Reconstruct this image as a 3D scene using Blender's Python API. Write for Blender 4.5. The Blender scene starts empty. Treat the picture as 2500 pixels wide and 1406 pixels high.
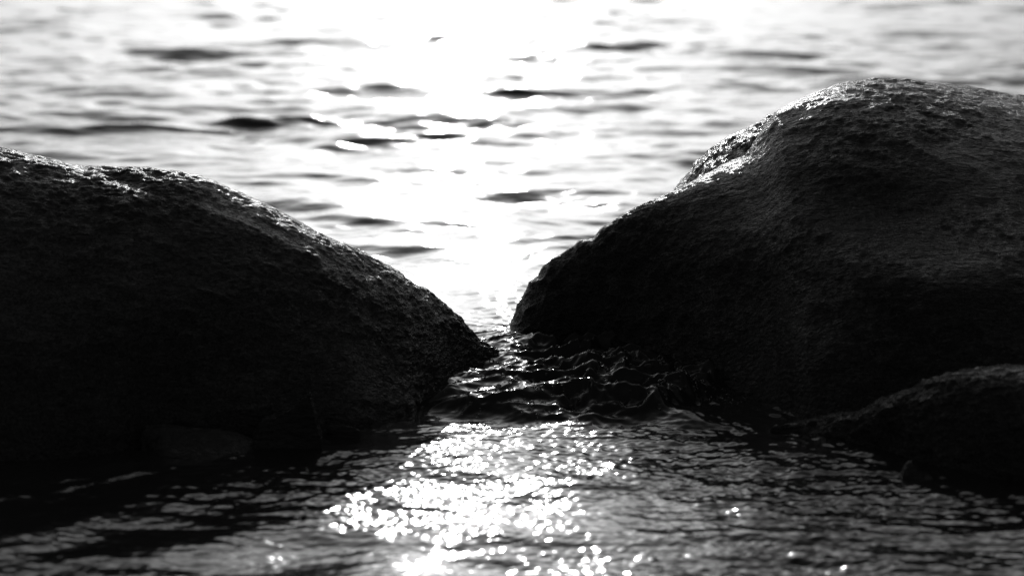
import bpy, bmesh, math, random
import numpy as np

C = bpy.context.scene.collection
R = math.radians
random.seed(7)

# ------------------------------------------------------------------ camera
CAM_H, PITCH, FPX, CX, CY = 1.0, R(12.0), 5013.0, 1250.0, 703.0
cam_d = bpy.data.cameras.new('camera')
cam = bpy.data.objects.new('camera', cam_d)
C.objects.link(cam)
cam.location = (0, 0, CAM_H)
cam.rotation_euler = (R(90) - PITCH, 0, 0)
cam_d.sensor_width = 36.0
cam_d.lens = 36.0 * FPX / 2500.0
cam_d.clip_start, cam_d.clip_end = 0.05, 9000
cam_d.dof.use_dof = True
cam_d.dof.focus_distance = 4.05
cam_d.dof.aperture_fstop = 3.0
bpy.context.scene.camera = cam

# ------------------------------------------------------------------ sky and sun
SUN_EL, SUN_AZ = R(18.2), R(-1.6)          # azimuth from +Y, positive to +X
world = bpy.data.worlds.new('World')
bpy.context.scene.world = world
world.use_nodes = True
wn, wl = world.node_tree.nodes, world.node_tree.links
wn.clear()
sky = wn.new('ShaderNodeTexSky')
sky.sky_type = 'NISHITA'
sky.sun_disc = False
sky.sun_elevation = SUN_EL
sky.sun_rotation = SUN_AZ
sky.air_density = 1.0
sky.dust_density = 4.0
sky.ozone_density = 1.0
sep = wn.new('ShaderNodeSeparateColor')     # black-and-white film behind an orange filter
mixc = wn.new('ShaderNodeMix')
mixc.inputs[0].default_value = 0.6
bg = wn.new('ShaderNodeBackground')
bg.inputs['Strength'].default_value = 0.12
wo = wn.new('ShaderNodeOutputWorld')
wl.new(sky.outputs[0], sep.inputs[0])
wl.new(sep.outputs[0], mixc.inputs[2])
wl.new(sep.outputs[1], mixc.inputs[3])
wl.new(mixc.outputs[0], bg.inputs['Color'])
wl.new(bg.outputs[0], wo.inputs['Surface'])

sun_d = bpy.data.lights.new('sun', 'SUN')
sun_d.energy = 2.6
sun_d.angle = R(0.5)
sun_d.color = (1.0, 1.0, 1.0)
sun = bpy.data.objects.new('sun', sun_d)
C.objects.link(sun)
sun.rotation_euler = (R(90) - SUN_EL, 0, R(180) - SUN_AZ)
sun.location = (-3, 60, 20)

sc = bpy.context.scene
sc.view_settings.view_transform = 'Standard'
sc.view_settings.look = 'None'
sc.view_settings.exposure = -1.42
sc.view_settings.gamma = 1.0
sc.view_settings.use_curve_mapping = False
sc.render.engine = 'CYCLES'
sc.cycles.max_bounces = 5
sc.cycles.sample_clamp_direct = 0.0
sc.cycles.sample_clamp_indirect = 3.0
sc.cycles.use_denoising = True
sc.cycles.denoiser = 'OPENIMAGEDENOISE'
sc.cycles.use_adaptive_sampling = False


# ------------------------------------------------------------------ maths
def hash_(ix, iy, iz, seed):
    h = (ix * 374761393 + iy * 668265263 + iz * 2147483647 + seed * 1274126177) & 0xFFFFFFFF
    h = ((h ^ (h >> 13)) * 1274126177) & 0xFFFFFFFF
    return (h ^ (h >> 16)) & 0xFFFFFFFF


def noise2(x, y, seed=0):
    """gradient noise, about -1..1"""
    xf, yf = np.floor(x), np.floor(y)
    ix, iy = xf.astype(np.int64), yf.astype(np.int64)
    fx, fy = x - xf, y - yf
    u = fx * fx * fx * (fx * (fx * 6 - 15) + 10)
    v = fy * fy * fy * (fy * (fy * 6 - 15) + 10)
    out = 0
    for dx in (0, 1):
        for dy in (0, 1):
            a = hash_(ix + dx, iy + dy, 0, seed) * (2 * math.pi / 4294967296.0)
            g = np.cos(a) * (fx - dx) + np.sin(a) * (fy - dy)
            out = out + g * (u if dx else 1 - u) * (v if dy else 1 - v)
    return out * 1.5


def noise3(x, y, z, seed=0):
    xf, yf, zf = np.floor(x), np.floor(y), np.floor(z)
    ix, iy, iz = xf.astype(np.int64), yf.astype(np.int64), zf.astype(np.int64)
    fx, fy, fz = x - xf, y - yf, z - zf
    u = fx * fx * (3 - 2 * fx)
    v = fy * fy * (3 - 2 * fy)
    w = fz * fz * (3 - 2 * fz)
    out = 0
    for dx in (0, 1):
        for dy in (0, 1):
            for dz in (0, 1):
                h = hash_(ix + dx, iy + dy, iz + dz, seed)
                gx = (h & 1023) / 511.5 - 1
                gy = ((h >> 10) & 1023) / 511.5 - 1
                gz = ((h >> 20) & 1023) / 511.5 - 1
                g = gx * (fx - dx) + gy * (fy - dy) + gz * (fz - dz)
                out = out + g * (u if dx else 1 - u) * (v if dy else 1 - v) * (w if dz else 1 - w)
    return out * 1.1


def fbm3(x, y, z, octaves, seed=0, gain=0.5):
    s, a, f = 0, 1.0, 1.0
    for k in range(octaves):
        s = s + a * noise3(x * f, y * f, z * f, seed + k * 17)
        a *= gain
        f *= 2.03
    return s


def smooth(a, b, x):
    t = np.clip((x - a) / (b - a), 0, 1)
    return t * t * (3 - 2 * t)


def ground(px, py, z=0.0):
    """point of the plane z that the camera sees at a pixel of the 2500 px photograph"""
    px, py = np.asarray(px, float), np.asarray(py, float)
    u, v = (px - CX) / FPX, (CY - py) / FPX
    dy = math.cos(PITCH) + v * math.sin(PITCH)
    dz = -math.sin(PITCH) + v * math.cos(PITCH)
    t = (z - CAM_H) / dz
    return u * t, dy * t


def project(x, y, z):
    d = y * math.cos(PITCH) - (z - CAM_H) * math.sin(PITCH)
    up = y * math.sin(PITCH) + (z - CAM_H) * math.cos(PITCH)
    return CX + FPX * x / d, CY - FPX * up / d, d


# ------------------------------------------------------------------ mesh helpers
def grid_mesh(name, X, Y, Z, mat, parent=None, smooth_shade=True):
    n, m = X.shape
    co = np.stack([X, Y, Z], -1).reshape(-1, 3).astype(np.float32)
    i = np.arange(n * m).reshape(n, m)
    q = np.stack([i[:-1, :-1], i[:-1, 1:], i[1:, 1:], i[1:, :-1]], -1).reshape(-1, 4).astype(np.int32)
    me = bpy.data.meshes.new(name)
    me.vertices.add(len(co))
    me.vertices.foreach_set('co', co.ravel())
    me.loops.add(q.size)
    me.loops.foreach_set('vertex_index', q.ravel())
    me.polygons.add(len(q))
    me.polygons.foreach_set('loop_start', np.arange(0, q.size, 4, dtype=np.int32))
    me.polygons.foreach_set('loop_total', np.full(len(q), 4, np.int32))
    me.polygons.foreach_set('use_smooth', np.full(len(q), smooth_shade))
    me.update(calc_edges=True)
    me.materials.append(mat)
    o = bpy.data.objects.new(name, me)
    C.objects.link(o)
    if parent:
        o.parent = parent
    return o


def tag(o, label=None, cat=None, group=None, kind=None):
    if label: o['label'] = label
    if cat: o['category'] = cat
    if group: o['group'] = group
    if kind: o['kind'] = kind
    return o


# ------------------------------------------------------------------ materials
def new_mat(name):
    m = bpy.data.materials.new(name)
    m.use_nodes = True
    nt = m.node_tree
    return m, nt, nt.nodes, nt.links, nt.nodes['Principled BSDF']


def tex_noise(nt, vec, scale, detail=4, rough=0.55, dist=0.0):
    n = nt.nodes.new('ShaderNodeTexNoise')
    n.inputs['Scale'].default_value = scale
    n.inputs['Detail'].default_value = detail
    n.inputs['Roughness'].default_value = rough
    n.inputs['Distortion'].default_value = dist
    nt.links.new(vec, n.inputs['Vector'])
    return n.outputs['Fac']


def mapping(nt, scale, rot=(0, 0, 0)):
    g = nt.nodes.new('ShaderNodeNewGeometry')
    mp = nt.nodes.new('ShaderNodeMapping')
    mp.inputs['Scale'].default_value = scale
    mp.inputs['Rotation'].default_value = rot
    nt.links.new(g.outputs['Position'], mp.inputs['Vector'])
    return mp.outputs[0]


def bump(nt, height, strength, dist, normal=None):
    b = nt.nodes.new('ShaderNodeBump')
    b.inputs['Strength'].default_value = strength
    b.inputs['Distance'].default_value = dist
    nt.links.new(height, b.inputs['Height'])
    if normal is not None:
        nt.links.new(normal, b.inputs['Normal'])
    return b.outputs[0]


def ramp(nt, fac, stops):
    r = nt.nodes.new('ShaderNodeValToRGB')
    e = r.color_ramp.elements
    while len(e) < len(stops):
        e.new(0.5)
    for k, (p, v) in enumerate(stops):
        e[k].position = p
        e[k].color = (v, v, v, 1)
    nt.links.new(fac, r.inputs[0])
    return r.outputs[0]


def rock_material(name, tone=1.0, wet_top=0.16, bump_k=1.0):
    m, nt, nodes, links, bs = new_mat(name)
    v = mapping(nt, (1, 1, 1))
    grain = ramp(nt, tex_noise(nt, v, 260, 3, 0.6), [(0.38, 0.05 * tone), (0.5, 0.085 * tone), (0.66, 0.16 * tone)])
    patch = ramp(nt, tex_noise(nt, v, 6, 6, 0.6), [(0.3, 0.45), (0.7, 1.0)])
    # the wet band near the water is darker and glossier
    sepx = nodes.new('ShaderNodeSeparateXYZ')
    g = nodes.new('ShaderNodeNewGeometry')
    links.new(g.outputs['Position'], sepx.inputs[0])
    wob = nodes.new('ShaderNodeMath'); wob.operation = 'MULTIPLY_ADD'
    links.new(tex_noise(nt, v, 5, 4, 0.6), wob.inputs[0]); wob.inputs[1].default_value = -0.35
    links.new(sepx.outputs[2], wob.inputs[2])
    mr = nodes.new('ShaderNodeMapRange')
    mr.interpolation_type = 'SMOOTHSTEP'
    links.new(wob.outputs[0], mr.inputs['Value'])
    mr.inputs['From Min'].default_value = wet_top - 0.175
    mr.inputs['From Max'].default_value = wet_top - 0.175 + 0.10
    mr.inputs['To Min'].default_value = 1.0
    mr.inputs['To Max'].default_value = 0.0
    wet = mr.outputs[0]
    mul = nodes.new('ShaderNodeMix'); mul.data_type = 'RGBA'; mul.blend_type = 'MULTIPLY'
    mul.inputs[0].default_value = 1.0
    links.new(grain, mul.inputs[6]); links.new(patch, mul.inputs[7])
    dk = nodes.new('ShaderNodeMix'); dk.data_type = 'RGBA'; dk.blend_type = 'MULTIPLY'
    links.new(wet, dk.inputs[0]); links.new(mul.outputs[2], dk.inputs[6])
    dk.inputs[7].default_value = (0.55, 0.55, 0.55, 1)
    links.new(dk.outputs[2], bs.inputs['Base Color'])
    rr = nodes.new('ShaderNodeMapRange')
    links.new(wet, rr.inputs['Value'])
    rr.inputs['To Min'].default_value = 0.3
    rr.inputs['To Max'].default_value = 0.2
    links.new(rr.outputs[0], bs.inputs['Roughness'])
    bs.inputs['IOR'].default_value = 1.45
    va = mapping(nt, (0.5, 1, 1.5), (0, R(8), 0))       # the grain of the stone lies flat
    h1 = tex_noise(nt, va, 52, 5, 0.62, 0.6)
    h2 = tex_noise(nt, va, 95, 4, 0.62, 0.3)
    b1 = bump(nt, h1, 1.0, 0.022 * bump_k)
    b2 = bump(nt, h2, 1.0, 0.015 * bump_k, b1)
    links.new(b2, bs.inputs['Normal'])
    return m


def water_material():
    m, nt, nodes, links, bs = new_mat('sea_water')
    bs.inputs['Base Color'].default_value = (0.02, 0.02, 0.02, 1)
    bs.inputs['IOR'].default_value = 1.333
    # open water is ruffled by the wind, the pool behind the stones is sheltered
    g = nodes.new('ShaderNodeNewGeometry'); sx = nodes.new('ShaderNodeSeparateXYZ')
    links.new(g.outputs['Position'], sx.inputs[0])
    mr = nodes.new('ShaderNodeMapRange'); links.new(sx.outputs[1], mr.inputs['Value'])
    mr.inputs['From Min'].default_value = 4.2; mr.inputs['From Max'].default_value = 8.0
    mr.inputs['To Min'].default_value = 0.105; mr.inputs['To Max'].default_value = 0.13
    links.new(mr.outputs[0], bs.inputs['Roughness'])
    v = mapping(nt, (0.45, 1, 1))
    b1 = bump(nt, tex_noise(nt, v, 26, 3, 0.5, 0.4), 0.45, 0.004)
    b2 = bump(nt, tex_noise(nt, v, 75, 3, 0.55, 0.3), 0.4, 0.0012, b1)
    links.new(b2, bs.inputs['Normal'])
    return m


M_LEFT = rock_material('granite_weathered', 0.75, 0.12, 1.25)
M_RIGHT = rock_material('granite_smooth', 0.5, 0.2, 1.15)
M_WET = rock_material('granite_wet', 0.5, 0.6, 0.7)
M_WATER = water_material()


# ------------------------------------------------------------------ water
def gerstner(x, y, comps):
    h = np.zeros_like(x); dx = np.zeros_like(x); dy = np.zeros_like(x)
    for (k, th, ph, a, chop) in comps:
        cx_, cy_ = math.sin(th), -math.cos(th)        # travels towards the shore (-Y)
        p = k * (cx_ * x + cy_ * y) + ph
        s = np.sin(p)
        h += a * np.cos(p)
        dx += -chop * a * cx_ * s
        dy += -chop * a * cy_ * s
    return h, dx, dy


def water():
    u_in = np.linspace(-0.30, 0.30, 780)
    u_out = np.array([0.33, 0.4, 0.55, 0.8, 1.3])
    u = np.concatenate([-u_out[::-1], u_in, u_out])
    ext = np.concatenate([[-4000, -600, -60, -8, -1], np.zeros(len(u_in)), [1, 8, 60, 600, 4000]])
    ys = [2.55]
    while ys[-1] < 4.6:
        ys.append(ys[-1] + 0.0042)
    while ys[-1] < 17.5:
        ys.append(ys[-1] + 0.0045 * (ys[-1] / 4.6) ** 1.8)
    far = []
    y = ys[-1]
    while y < 6000:
        y *= 1.12
        far.append(y)
    near = list(np.linspace(2.53, 1.5, 18))[::-1]
    back = [-3000, -400, -60, -10, -2, 0.4]
    yy = np.array(back + near + ys + far)
    s = np.maximum(yy, 2.5)
    X = u[None, :] * s[:, None] + ext[None, :] * np.ones((len(yy), 1))
    Y = np.repeat(yy[:, None], len(u), 1)

    rnd = np.random.RandomState(23)
    comps = []
    for i in range(90):
        lam = 0.10 * (8.0 ** rnd.rand())               # 0.12 .. 1.0 m
        k = 2 * math.pi / lam
        th = rnd.normal(0, 0.55)
        slope = 0.0135 * (lam / 0.4) ** 0.4 * (0.6 + 0.8 * rnd.rand())
        comps.append((k, th, rnd.rand() * 6.28, slope / k, 0.75))
    wx = X + 0.12 * noise2(X * 1.3, Y * 1.3, 3)
    wy = Y + 0.12 * noise2(X * 1.3 + 9, Y * 1.3, 4)
    H, DX, DY = gerstner(wx, wy, comps)
    patch = 0.5 + 1.1 * np.clip(0.5 + 1.1 * noise2(X * 0.9, Y * 0.7, 8), 0, 1) * (1.15 - 0.45 * smooth(7, 14, Y))
    far_w = smooth(4.0, 5.3, Y) * patch
    H = H * far_w; DX = DX * far_w; DY = (DY - 0.15 * np.maximum(H, 0)) * far_w

    # outflow in front of the gap: ripples drawn out along the spreading current
    gx, gy = ground(1290, 900)
    gx, gy = float(gx), float(gy) + 0.25
    rr = np.hypot(X - gx, Y - gy) + 1e-4
    th = np.arctan2(X - gx, gy - Y)
    side = smooth(0.15, 0.9, np.abs(th))
    near_w = 1 - smooth(3.9, 4.6, Y)
    q = rr + 0.02 * noise2(X * 7, Y * 7, 21)
    n_rad = (1.3 * noise2(th * 22, q * 9, 31) + 0.6 * noise2(th * 52 + 3, q * 24, 32) + 0.3 * noise2(th * 110, q * 50, 33))
    n_iso = (1.35 * noise2(X * 8.5 + 0.5 * noise2(X * 9, Y * 9, 5), Y * 20, 41) + 0.6 * noise2(X * 22 + Y * 5, Y * 45, 42)
             + 0.3 * noise2(X * 60 - Y * 10, Y * 110, 43))
    calm = smooth(-0.1, 0.35, noise2(X * 2.2 + 1, Y * 2.6, 55) + 0.5 - 0.9 * smooth(0.2, 0.7, -X))
    rip = 0.0018 * (n_iso * (1 - 0.6 * side) + n_rad * 0.95 * side) * (0.75 + 0.6 * calm) * (1 + 0.55 * smooth(0.2, 0.6, X)) * (1 - 0.42 * np.exp(-((X + 0.05) / 0.32) ** 2))
    swell = np.exp(-((X + 0.13) / 0.22) ** 2 - ((Y - 2.66) / 0.075) ** 2)
    rip *= 1 - 0.7 * swell
    rip += 0.0006 * noise2(X * 70, Y * 150, 56) * (0.4 + calm)
    rip += 0.0055 * noise2(X * 5, Y * 7, 51) + 0.0035 * side * noise2(th * 9 + 1, q * 5, 57)
    amp = 1.0 + 0.1 * (1 - side)
    H += rip * near_w * amp + 0.016 * swell

    # the step of churned water that spills through the gap
    cpx = [(1140, 880), (1180, 940), (1260, 960), (1360, 965), (1480, 965), (1600, 960), (1680, 960), (1750, 985)]
    # centre line and half width of the tongue
    cxs = np.array([ground(a, b)[0] for a, b in cpx]); cys = np.array([ground(a, b)[1] for a, b in cpx])
    front = np.interp(X, np.array([ground(a, 1035)[0] for a in (950, 1080, 1250, 1450, 1620, 1720, 1800)]),
                      np.array([ground(a, b)[1] for a, b in ((950, 1000), (1080, 1015), (1250, 1030), (1450, 1045),
                                                             (1620, 1030), (1720, 985), (1800, 960))]))
    inx = smooth(-0.17, 0.03, X) * (1 - smooth(0.36, 0.46, X))
    inx = np.maximum(inx, smooth(-0.21, -0.1, X) * (1 - smooth(3.78, 3.9, Y)))
    step = smooth(-0.015, 0.10, Y - front) * (1 - smooth(4.3, 5.4, Y)) * inx
    turb = step * (1 - smooth(4.02, 4.3, Y))
    qx = X + 0.02 * noise2(X * 12, Y * 12, 65); qy = Y + 0.03 * noise2(X * 8, Y * 8, 66)
    right = smooth(0.0, 0.18, X)
    lumps = (1.3 * (1 - np.abs(noise2(qx * 5 + 2, qy * 11, 61)) * 2) + (0.3 + 0.45 * right) * (1 - 2 * np.abs(noise2(qx * 14, qy * 22, 62)))
             + (0.2 + 0.2 * right) * noise2(qx * 36, qy * 44, 63) + (0.06 + 0.04 * right) * noise2(X * 80, Y * 85, 64))
    boil = (1 - 2 * np.abs(noise2(qx * 24 + 4, qy * 27, 67))) + 0.5 * (1 - 2 * np.abs(noise2(qx * 50, qy * 55, 68))) + 0.07 * noise2(qx * 100, qy * 105, 74)
    lumps = lumps * (1 + 0.5 * right) + 0.45 * boil * smooth(-0.3, 0.3, noise2(X * 6, Y * 8, 69) + 0.5 * right)
    H += 0.016 * step + 0.0125 * turb * lumps
    # water welling up beside the spill, and the low standing ridge along the left bank
    bx, by = ground(1680, 1022)
    H += 0.014 * np.exp(-((X - bx) / 0.07) ** 2 - ((Y - by) / 0.05) ** 2)
    ax, ay = ground(40, 1208); ex, ey = ground(640, 1104)
    L_ = math.hypot(ex - ax, ey - ay); tx, ty = (ex - ax) / L_, (ey - ay) / L_
    along = (X - ax) * tx + (Y - ay) * ty; off = -(X - ax) * ty + (Y - ay) * tx + 0.006 * noise2(X * 9, Y * 9, 70)
    H += 0.0034 * np.exp(-(off / 0.013) ** 2) * (0.6 + 0.8 * noise2(along * 14, along * 0 + 7.7, 73)) * smooth(-0.05, 0.1, along) * (1 - smooth(L_ - 0.05, L_ + 0.02, along))
    # stirred water between the boulders, still rippled
    mid = smooth(3.85, 4.1, Y) * (1 - smooth(4.5, 5.3, Y)) * inx
    H += mid * (0.0035 * noise2(X * 16, Y * 16, 71) + 0.002 * noise2(X * 34, Y * 34, 72))
    far_fine = smooth(4.4, 5.4, Y) * (1 - smooth(9, 18, Y))
    H += far_fine * (0.013 * noise2(X * 1.3 + 0.4 * Y, Y * 3.0, 85) + 0.0050 * noise2(X * 4.5 + Y, Y * 9, 83) + 0.0023 * noise2(X * 9 + Y * 2, Y * 17, 81) + 0.0007 * noise2(X * 22 - Y * 3, Y * 38, 82))
    cut = 1 - smooth(17, 40, np.abs(Y)); cut = np.where(np.abs(X) > 12, 0, cut)
    H *= cut; DX *= cut; DY *= cut
    o = grid_mesh('water', X + DX, Y + DY, H, M_WATER)
    tag(o, kind='structure')
    return o


water()


# ------------------------------------------------------------------ boulders
def interp(pts, px):
    a = np.array(pts, float)
    return np.interp(px, a[:, 0], a[:, 1])


def boulder(name, outline, waterline, ridge, back, mat, zb=-0.25, n=640, m=500, e=1.0, px_lo=None, px_hi=None,
            rough=1.0, seed=0, bulge=None, parent=None, lowk=1.0, wrinkle=0.0, sm=15, fw=61, smooth_from=None):
    """A rounded stone: each cross-section runs from its waterline in front over its ridge to its back.
    outline/waterline: where its top and its foot appear; ridge: distance of the ridge; back: its depth behind the ridge."""
    a = np.array(outline, float)
    L = np.concatenate([[0], np.cumsum(np.hypot(np.diff(a[:, 0]), np.diff(a[:, 1])))])
    s = np.linspace(0, L[-1], n)
    opx, opy = np.interp(s, L, a[:, 0]), np.interp(s, L, a[:, 1])
    k = np.hanning(sm + 2)[1:-1]; k /= k.sum()
    opy = np.convolve(np.pad(opy, sm // 2, mode='edge'), k, 'valid')
    opx_s = opx
    yc = interp(ridge, opx)
    e = interp(e, opx)[:, None] if isinstance(e, list) else np.full((n, 1), e)
    e1 = e[:, 0]
    hm = smooth(smooth_from, smooth_from + 200, opx) * 0.9 if smooth_from else 0
    w2 = np.hanning(163)[1:-1]; w2 /= w2.sum()
    ab = interp(back, opx)
    win = np.hanning(fw + 2)[1:-1]; win /= win.sum()
    wpx, wpy = np.array(waterline, float).T
    wx, wy = ground(wpx, wpy)
    th = np.concatenate([np.linspace(0, 1.75, int(m * 0.84), endpoint=False), np.linspace(1.75, math.pi, m - int(m * 0.84))])[None, :]
    H = np.full(n, 0.2); x = (opx - CX) / FPX * (yc + 0.1)
    for it in range(30):
        # foot in front at the water
        ywf = np.interp(x, wx, wy)
        ywf = np.convolve(np.pad(ywf, fw // 2, mode='edge'), win, 'valid')
        sw = np.clip((-zb) / np.maximum(H - zb, 1e-3), 0, 0.985)
        cw = (1 - sw ** (2 / e1)) ** (e1 / 2)
        af = np.clip((yc - ywf) / np.maximum(cw, 0.16), 0.015, 2.0)
        c, sn = np.cos(th), np.sin(th)
        Y = yc[:, None] - np.where(c > 0, af[:, None], ab[:, None]) * np.sign(c) * np.abs(c) ** e
        Hs = H + hm * (np.convolve(np.pad(H, 80, mode='edge'), w2, 'valid') - H)
        Z = zb + (Hs - zb)[:, None] * sn ** e + (H - Hs)[:, None] * sn ** 7
        X = np.repeat(x[:, None], m, 1)
        px, py, d = project(X, Y, Z)
        j = py.argmin(1)
        ii = np.arange(n)
        err = py[ii, j] - opy
        H = H + 0.8 * err * d[ii, j] / FPX
        x = (opx - CX) / FPX * d[ii, j]
    if bulge is not None:
        Y, Z = bulge(X, Y, Z, H[:, None] - Z)
    # relief: broad hollows, pits and grain, pushed along the surface normal
    dYu, dYv = np.gradient(Y); dZu, dZv = np.gradient(Z); dXu, dXv = np.gradient(X)
    N = np.cross(np.stack([dXu, dYu, dZu], -1), np.stack([dXv, dYv, dZv], -1))
    N /= np.linalg.norm(N, axis=-1, keepdims=True) + 1e-12
    N *= np.sign(N[:, m // 2, 2]).mean()
    top = sn ** 6
    D = 0.022 * lowk * noise3(X * 3.3, Y * 3.3, Z * 3.3, seed + 1) * (1 - 0.85 * top)
    D = D + 0.010 * lowk * noise3(X * 8, Y * 8, Z * 8, seed + 2) * (1 - 0.6 * top)
    f = fbm3(X * 19, Y * 26, Z * 34, 4, seed + 5, 0.58)
    r1 = 1 - np.abs(noise3(X * 17 + 5, Y * 17, Z * 22, seed + 9)) * 2
    worn = 0.45 + 0.85 * smooth(-0.35, 0.35, noise3(X * 5, Y * 5, Z * 5, seed + 30))
    D = D + rough * worn * (0.0046 * f + 0.0024 * r1 + 0.0024 * noise3(X * 85, Y * 100, Z * 120, seed + 12))
    if wrinkle:
        # water-worn wrinkles running up the wet flank
        a_, b_ = X * 0.8 + Z * 0.6, Z * 0.8 - X * 0.6
        w_ = 1 - 2.2 * np.abs(noise3(a_ * 16 + 0.5 * noise3(X * 20, Y * 20, Z * 20, 7), b_ * 34, Y * 12, seed + 20))
        w_ = w_ + 0.5 * (1 - 2.2 * np.abs(noise3(a_ * 34, b_ * 60, Y * 24, seed + 21)))
        D = D + wrinkle * 0.0036 * w_ * (1 - smooth(0.28, 0.5, X + 0.4 * Z)) * (1 - smooth(0.2, 0.34, Z))
    D = D * smooth(0.0, 0.04, (H - zb)[:, None])
    X, Y, Z = X + N[..., 0] * D, Y + N[..., 1] * D, Z + N[..., 2] * D
    return grid_mesh(name, X, Y, Z, mat, parent)


left_outline = [(-520, 1100), (-500, 800), (-440, 560), (-330, 430), (-150, 375), (0, 355), (60, 368), (100, 378), (150, 386),
                (200, 402), (280, 410), (350, 412), (420, 420), (470, 425), (500, 434), (560, 460), (640, 492), (720, 535),
                (800, 580), (870, 610), (940, 650), (1000, 685), (1060, 725), (1110, 765), (1140, 795), (1158, 817),
                (1186, 838), (1222, 861), (1248, 878), (1268, 900), (1284, 950)]
left_water = [(-600, 1110), (-200, 1125), (0, 1112), (300, 1090), (600, 1062), (800, 1046), (900, 1036), (1000, 1012),
              (1040, 985), (1080, 955), (1150, 925), (1190, 908), (1250, 894), (1275, 886)]
left_ridge = [(-520, 3.8), (0, 3.84), (500, 3.84), (800, 3.84), (1000, 3.88), (1100, 3.93), (1160, 3.965), (1200, 3.98), (1284, 3.98)]
left_back = [(-520, 0.05), (-400, 0.4), (0, 0.6), (800, 0.5), (1100, 0.22), (1220, 0.1), (1284, 0.03)]


def left_ledges(X, Y, Z, below):
    # two weathered ledges just under the crest
    front = Y < 3.98
    n_ = 0.008 * noise2(X * 14, X * 0 + 3.3, 90)
    m1 = smooth(-1.02, -0.92, X) * (1 - smooth(-0.70, -0.62, X))
    z1 = 0.424 - 0.29 * (X + 0.82)
    s1 = (1 - smooth(-0.006, 0.006, Z - z1 + n_)) * m1
    m2 = smooth(-0.60, -0.54, X) * (1 - smooth(-0.30, -0.22, X))
    s2 = smooth(0.022, 0.034, below + n_) * m2
    Y = Y - np.where(front, 0.030 * s1 + 0.020 * s2, 0)
    return Y, Z


lb = boulder('boulder', left_outline, left_water, left_ridge, left_back, M_LEFT, rough=1.1, seed=100, e=1.35, bulge=left_ledges)
tag(lb, 'long dark rough boulder at the left, sloping down to the gap of churned water', 'boulder')


def right_shelf(X, Y, Z, below):
    # hollow across the face with a lighter shoulder under it, right of the middle
    g = np.exp(-((X - 0.72) / 0.20) ** 2 - ((Z - 0.33) / 0.055) ** 2) * (Y < 4.6)
    Y = Y + 0.035 * g
    g2 = np.exp(-((X - 0.85) / 0.25) ** 2 - ((Z - 0.25) / 0.07) ** 2) * (Y < 4.6)
    return Y - 0.04 * g2, Z


right_outline = [(1243, 960), (1247, 880), (1250, 830), (1257, 785), (1272, 745), (1292, 708), (1330, 660), (1400, 612),
                 (1480, 560), (1560, 505), (1640, 468), (1700, 440), (1760, 407), (1800, 388), (1830, 366), (1850, 338),
                 (1870, 305), (1895, 274), (1950, 246), (2000, 222), (2060, 203), (2120, 194), (2200, 196), (2300, 205),
                 (2400, 220), (2500, 237), (2700, 290), (2900, 390), (3050, 560), (3120, 800), (3140, 1100)]
right_water = [(1250, 832), (1300, 846), (1400, 862), (1550, 885), (1650, 903), (1720, 938), (1790, 972), (1900, 1014),
               (2050, 1046), (2500, 1092), (3000, 1060), (3140, 900)]
right_ridge = [(1243, 4.2), (1300, 4.19), (1500, 4.13), (1700, 4.14), (1900, 4.22), (2150, 4.31), (2500, 4.40), (3140, 4.3)]
right_back = [(1243, 0.03), (1300, 0.12), (1500, 0.3), (1900, 0.5), (2500, 0.7), (3000, 0.5), (3140, 0.1)]
rb = boulder('boulder', right_outline, right_water, right_ridge, right_back, M_RIGHT, rough=0.85, seed=200, e=[(1243, 1.35), (1700, 1.4), (2050, 1.4), (3200, 1.4)], smooth_from=1450, wrinkle=1.9, fw=201, bulge=right_shelf)
tag(rb, 'tall humped dark boulder at the right, a cracked slab on its far shoulder', 'boulder')

slab_outline = [(1615, 600), (1622, 520), (1640, 470), (1660, 448), (1682, 428), (1705, 394), (1740, 361), (1790, 331),
                (1850, 301), (1880, 281), (1897, 274), (1915, 300), (1925, 380), (1930, 500)]
slab_water = [(1600, 930), (1930, 900)]
sl = boulder('rock_slab', slab_outline, slab_water, [(1600, 4.3), (1930, 4.32)], [(1600, 0.1), (1700, 0.25), (1930, 0.3)],
             M_WET, n=200, m=200, rough=1.1, seed=300, parent=rb, lowk=0.6)
tag(sl, 'angular slab split off behind the crest by a crack')

low_outline = [(1868, 1090), (1880, 1042), (1930, 1034), (2000, 1021), (2050, 1012), (2100, 1000), (2150, 982), (2200, 960),
               (2240, 940), (2280, 924), (2350, 907), (2420, 899), (2500, 895), (2650, 905), (2800, 960), (2850, 1060), (2870, 1200)]
low_water = [(1880, 1042), (1960, 1056), (2050, 1078), (2150, 1098), (2250, 1124), (2350, 1146), (2500, 1172), (2700, 1190), (2870, 1180)]
low_ridge = [(1868, 3.5), (1960, 3.5), (2100, 3.42), (2300, 3.36), (2500, 3.32), (2870, 3.3)]
low_back = [(1868, 0.02), (2000, 0.1), (2200, 0.2), (2500, 0.3), (2870, 0.1)]
lr = boulder('low_rock', low_outline, low_water, low_ridge, low_back, M_WET, zb=-0.15, n=340, m=260, rough=1.5, e=1.2, seed=400, lowk=0.5)
tag(lr, 'low dark wet rock rising from a thin tip in front of the tall right boulder', 'rock')


# ------------------------------------------------------------------ small stones at the foot of the left boulder
def small_stone(outline, water, y_ridge, back, label, seed, rough=0.25, n=160, m=120):
    lo, hi = outline[0][0], outline[-1][0]
    o = boulder('stone', outline, water, [(lo, y_ridge), (hi, y_ridge)], [(lo, 0.01), (lo + (hi - lo) * 0.2, back), (lo + (hi - lo) * 0.8, back), (hi, 0.01)],
                M_STONE, zb=-0.05, n=n, m=m, rough=rough, seed=seed, lowk=0.1, sm=5, e=1.3, fw=21)
    return tag(o, label, 'stone')


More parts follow.
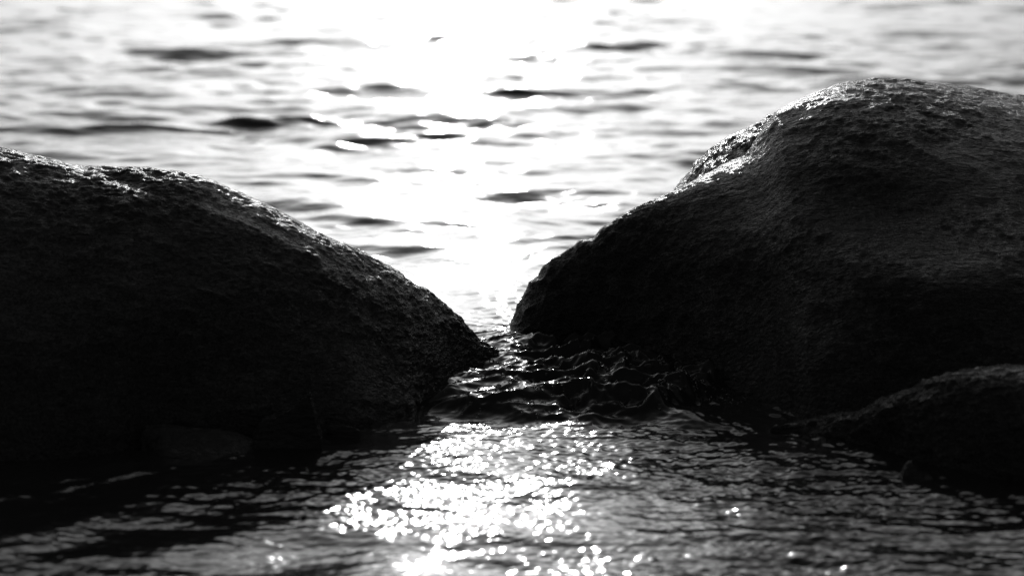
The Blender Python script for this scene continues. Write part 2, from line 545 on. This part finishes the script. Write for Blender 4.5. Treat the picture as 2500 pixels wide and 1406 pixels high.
M_STONE = rock_material('stone_wet_dark', 0.22, 0.9, 0.4)


def shard(poly, dist, depth, label, seed):
    """a broken piece of slate standing on edge: faceted faces, chipped rim"""
    pts = []
    for px, py in poly:                     # corners of its broken face, at its own distance
        dz = -math.sin(PITCH) + (CY - py) / FPX * math.cos(PITCH)
        dy = math.cos(PITCH) + (CY - py) / FPX * math.sin(PITCH)
        t = dist / dy
        pts.append(((px - CX) / FPX * t, CAM_H + dz * t))
    bm = bmesh.new()
    cx_ = sum(p[0] for p in pts) / len(pts); cz_ = sum(p[1] for p in pts) / len(pts)
    f_ = [bm.verts.new((x, dist + 0.25 * (z - cz_), z)) for x, z in pts]
    b_ = [bm.verts.new((cx_ + (x - cx_) * 0.93, dist + depth * (0.35 + 0.65 * min(1, max(0, 0.5 - 4 * (z - cz_)))), cz_ + (z - cz_) * 0.95)) for x, z in pts]
    n = len(pts)
    bm.faces.new(f_); bm.faces.new(b_[::-1])
    for k in range(n):
        bm.faces.new((f_[(k + 1) % n], f_[k], b_[k], b_[(k + 1) % n]))
    bmesh.ops.triangulate(bm, faces=bm.faces)
    bmesh.ops.subdivide_edges(bm, edges=bm.edges, cuts=4, use_grid_fill=True, smooth=0.0)
    bmesh.ops.subdivide_edges(bm, edges=bm.edges, cuts=1, use_grid_fill=True)
    co = np.array([v.co[:] for v in bm.verts])
    for a in range(3):
        d = 0.0022 * noise3(co[:, 0] * 40 + a * 9, co[:, 1] * 40, co[:, 2] * 40, seed + a) + 0.0016 * noise3(co[:, 0] * 130, co[:, 1] * 130 + a * 5, co[:, 2] * 130, seed + 9)
        for v, q in zip(bm.verts, d):
            v.co[a] += q
    bmesh.ops.recalc_face_normals(bm, faces=bm.faces)
    me = bpy.data.meshes.new('stone'); bm.to_mesh(me); bm.free()
    me.materials.append(M_STONE)
    o = bpy.data.objects.new('stone', me); C.objects.link(o)
    return tag(o, label, 'stone')


shard([(612, 1150), (618, 1080), (624, 1046), (632, 1034), (672, 1022), (700, 1006), (722, 996), (738, 978), (754, 965), (760, 988),
       (769, 1022), (776, 1050), (787, 1080), (792, 1150)], 3.385, 0.07,
      'pointed dark shard of stone standing in the water before the left boulder', 500)
small_stone([(318, 1110), (328, 1056), (356, 1036), (400, 1033), (460, 1042), (520, 1046), (580, 1056), (615, 1070), (640, 1080), (648, 1110)],
            [(300, 1085), (400, 1112), (550, 1110), (650, 1095)], 3.40, 0.05,
            'flat dark stone lying left of the pointed shard at the waterline', 520)
shard([(434, 1080), (438, 1012), (446, 1004), (482, 1012), (520, 1022), (560, 1017), (620, 1010), (650, 1008), (664, 1000), (674, 1004),
       (682, 1080)], 3.45, 0.05, 'thin dark stone ledge behind the flat stone, against the left boulder', 540)
small_stone([(786, 1075), (792, 1052), (808, 1038), (835, 1037), (868, 1043), (880, 1052), (876, 1075)],
            [(786, 1060), (876, 1056)], 3.46, 0.03,
            'small low stone just right of the pointed shard', 560, n=80, m=70)
small_stone([(2196, 1175), (2200, 1150), (2212, 1128), (2226, 1122), (2240, 1136), (2256, 1146), (2272, 1152), (2280, 1175)],
            [(2196, 1158), (2240, 1166), (2280, 1160)], 3.24, 0.02,
            'small wet stone breaking the surface before the low right rock', 580, n=80, m=70)


# ------------------------------------------------------------------ spray and bubbles on the churned water
def droplets():
    rnd = random.Random(5)
    vs, fs = [], []
    depsgraph_water = bpy.data.objects['water'].data
    co = np.empty(len(depsgraph_water.vertices) * 3, np.float32)
    depsgraph_water.vertices.foreach_get('co', co)
    co = co.reshape(-1, 3)
    sel = co[(np.abs(co[:, 0]) < 0.6) & (co[:, 1] > 3.3) & (co[:, 1] < 4.4)]
    nu, nv = 10, 6

    def blob(c, r, fl):
        b = len(vs)
        for j in range(nv + 1):
            t = math.pi * j / nv
            for i in range(nu):
                p = 2 * math.pi * i / nu
                vs.append((c[0] + r * math.sin(t) * math.cos(p), c[1] + r * math.sin(t) * math.sin(p), c[2] + fl * r * math.cos(t)))
        for j in range(nv):
            for i in range(nu):
                fs.append((b + j * nu + i, b + (j + 1) * nu + i, b + (j + 1) * nu + (i + 1) % nu, b + j * nu + (i + 1) % nu))

    def at(px, py, lift, r, fl=1.0):
        x, y = ground(px, py)
        k = ((sel[:, 0] - x) ** 2 + (sel[:, 1] - y) ** 2).argmin()
        blob((x, y, sel[k, 2] + lift), r, fl)
    # bubbles riding on the churn
    for i in range(420):
        px = min(1820, max(1060, rnd.gauss(1470, 200)))
        py = rnd.uniform(890, 1025)
        if px > 1650: py = rnd.uniform(940, 985)
        at(px, py, 0.0, rnd.choice((0.0015, 0.002, 0.003, 0.004, 0.0055)), 0.8)
    for i in range(10):
        at(rnd.uniform(1540, 1640), rnd.uniform(930, 990), -0.003, rnd.uniform(0.006, 0.011), 0.7)
    # flung drops
    for px, py in ((1390, 1022), (1394, 1034), (1410, 1028), (1447, 1036), (1398, 1046), (1710, 955), (1722, 962), (1736, 966),
                   (1752, 970), (1770, 974), (1788, 972), (1801, 978), (1809, 974), (1700, 950), (1716, 950)):
        at(px, py + 12, 0.008, rnd.uniform(0.0012, 0.0022))
    me = bpy.data.meshes.new('bubbles')
    me.from_pydata(vs, [], fs)
    me.polygons.foreach_set('use_smooth', [True] * len(fs))
    me.materials.append(M_DROP)
    o = bpy.data.objects.new('bubbles', me)
    C.objects.link(o)
    tag(o, 'bubbles and flung drops scattered over the churned water in the gap', 'bubbles', kind='stuff')


M_DROP, _nt, _n, _l, _b = new_mat('water_drop')
_b.inputs['Base Color'].default_value = (0.9, 0.9, 0.9, 1)
_b.inputs['Transmission Weight'].default_value = 1.0
_b.inputs['IOR'].default_value = 1.333
_b.inputs['Roughness'].default_value = 0.03
droplets()
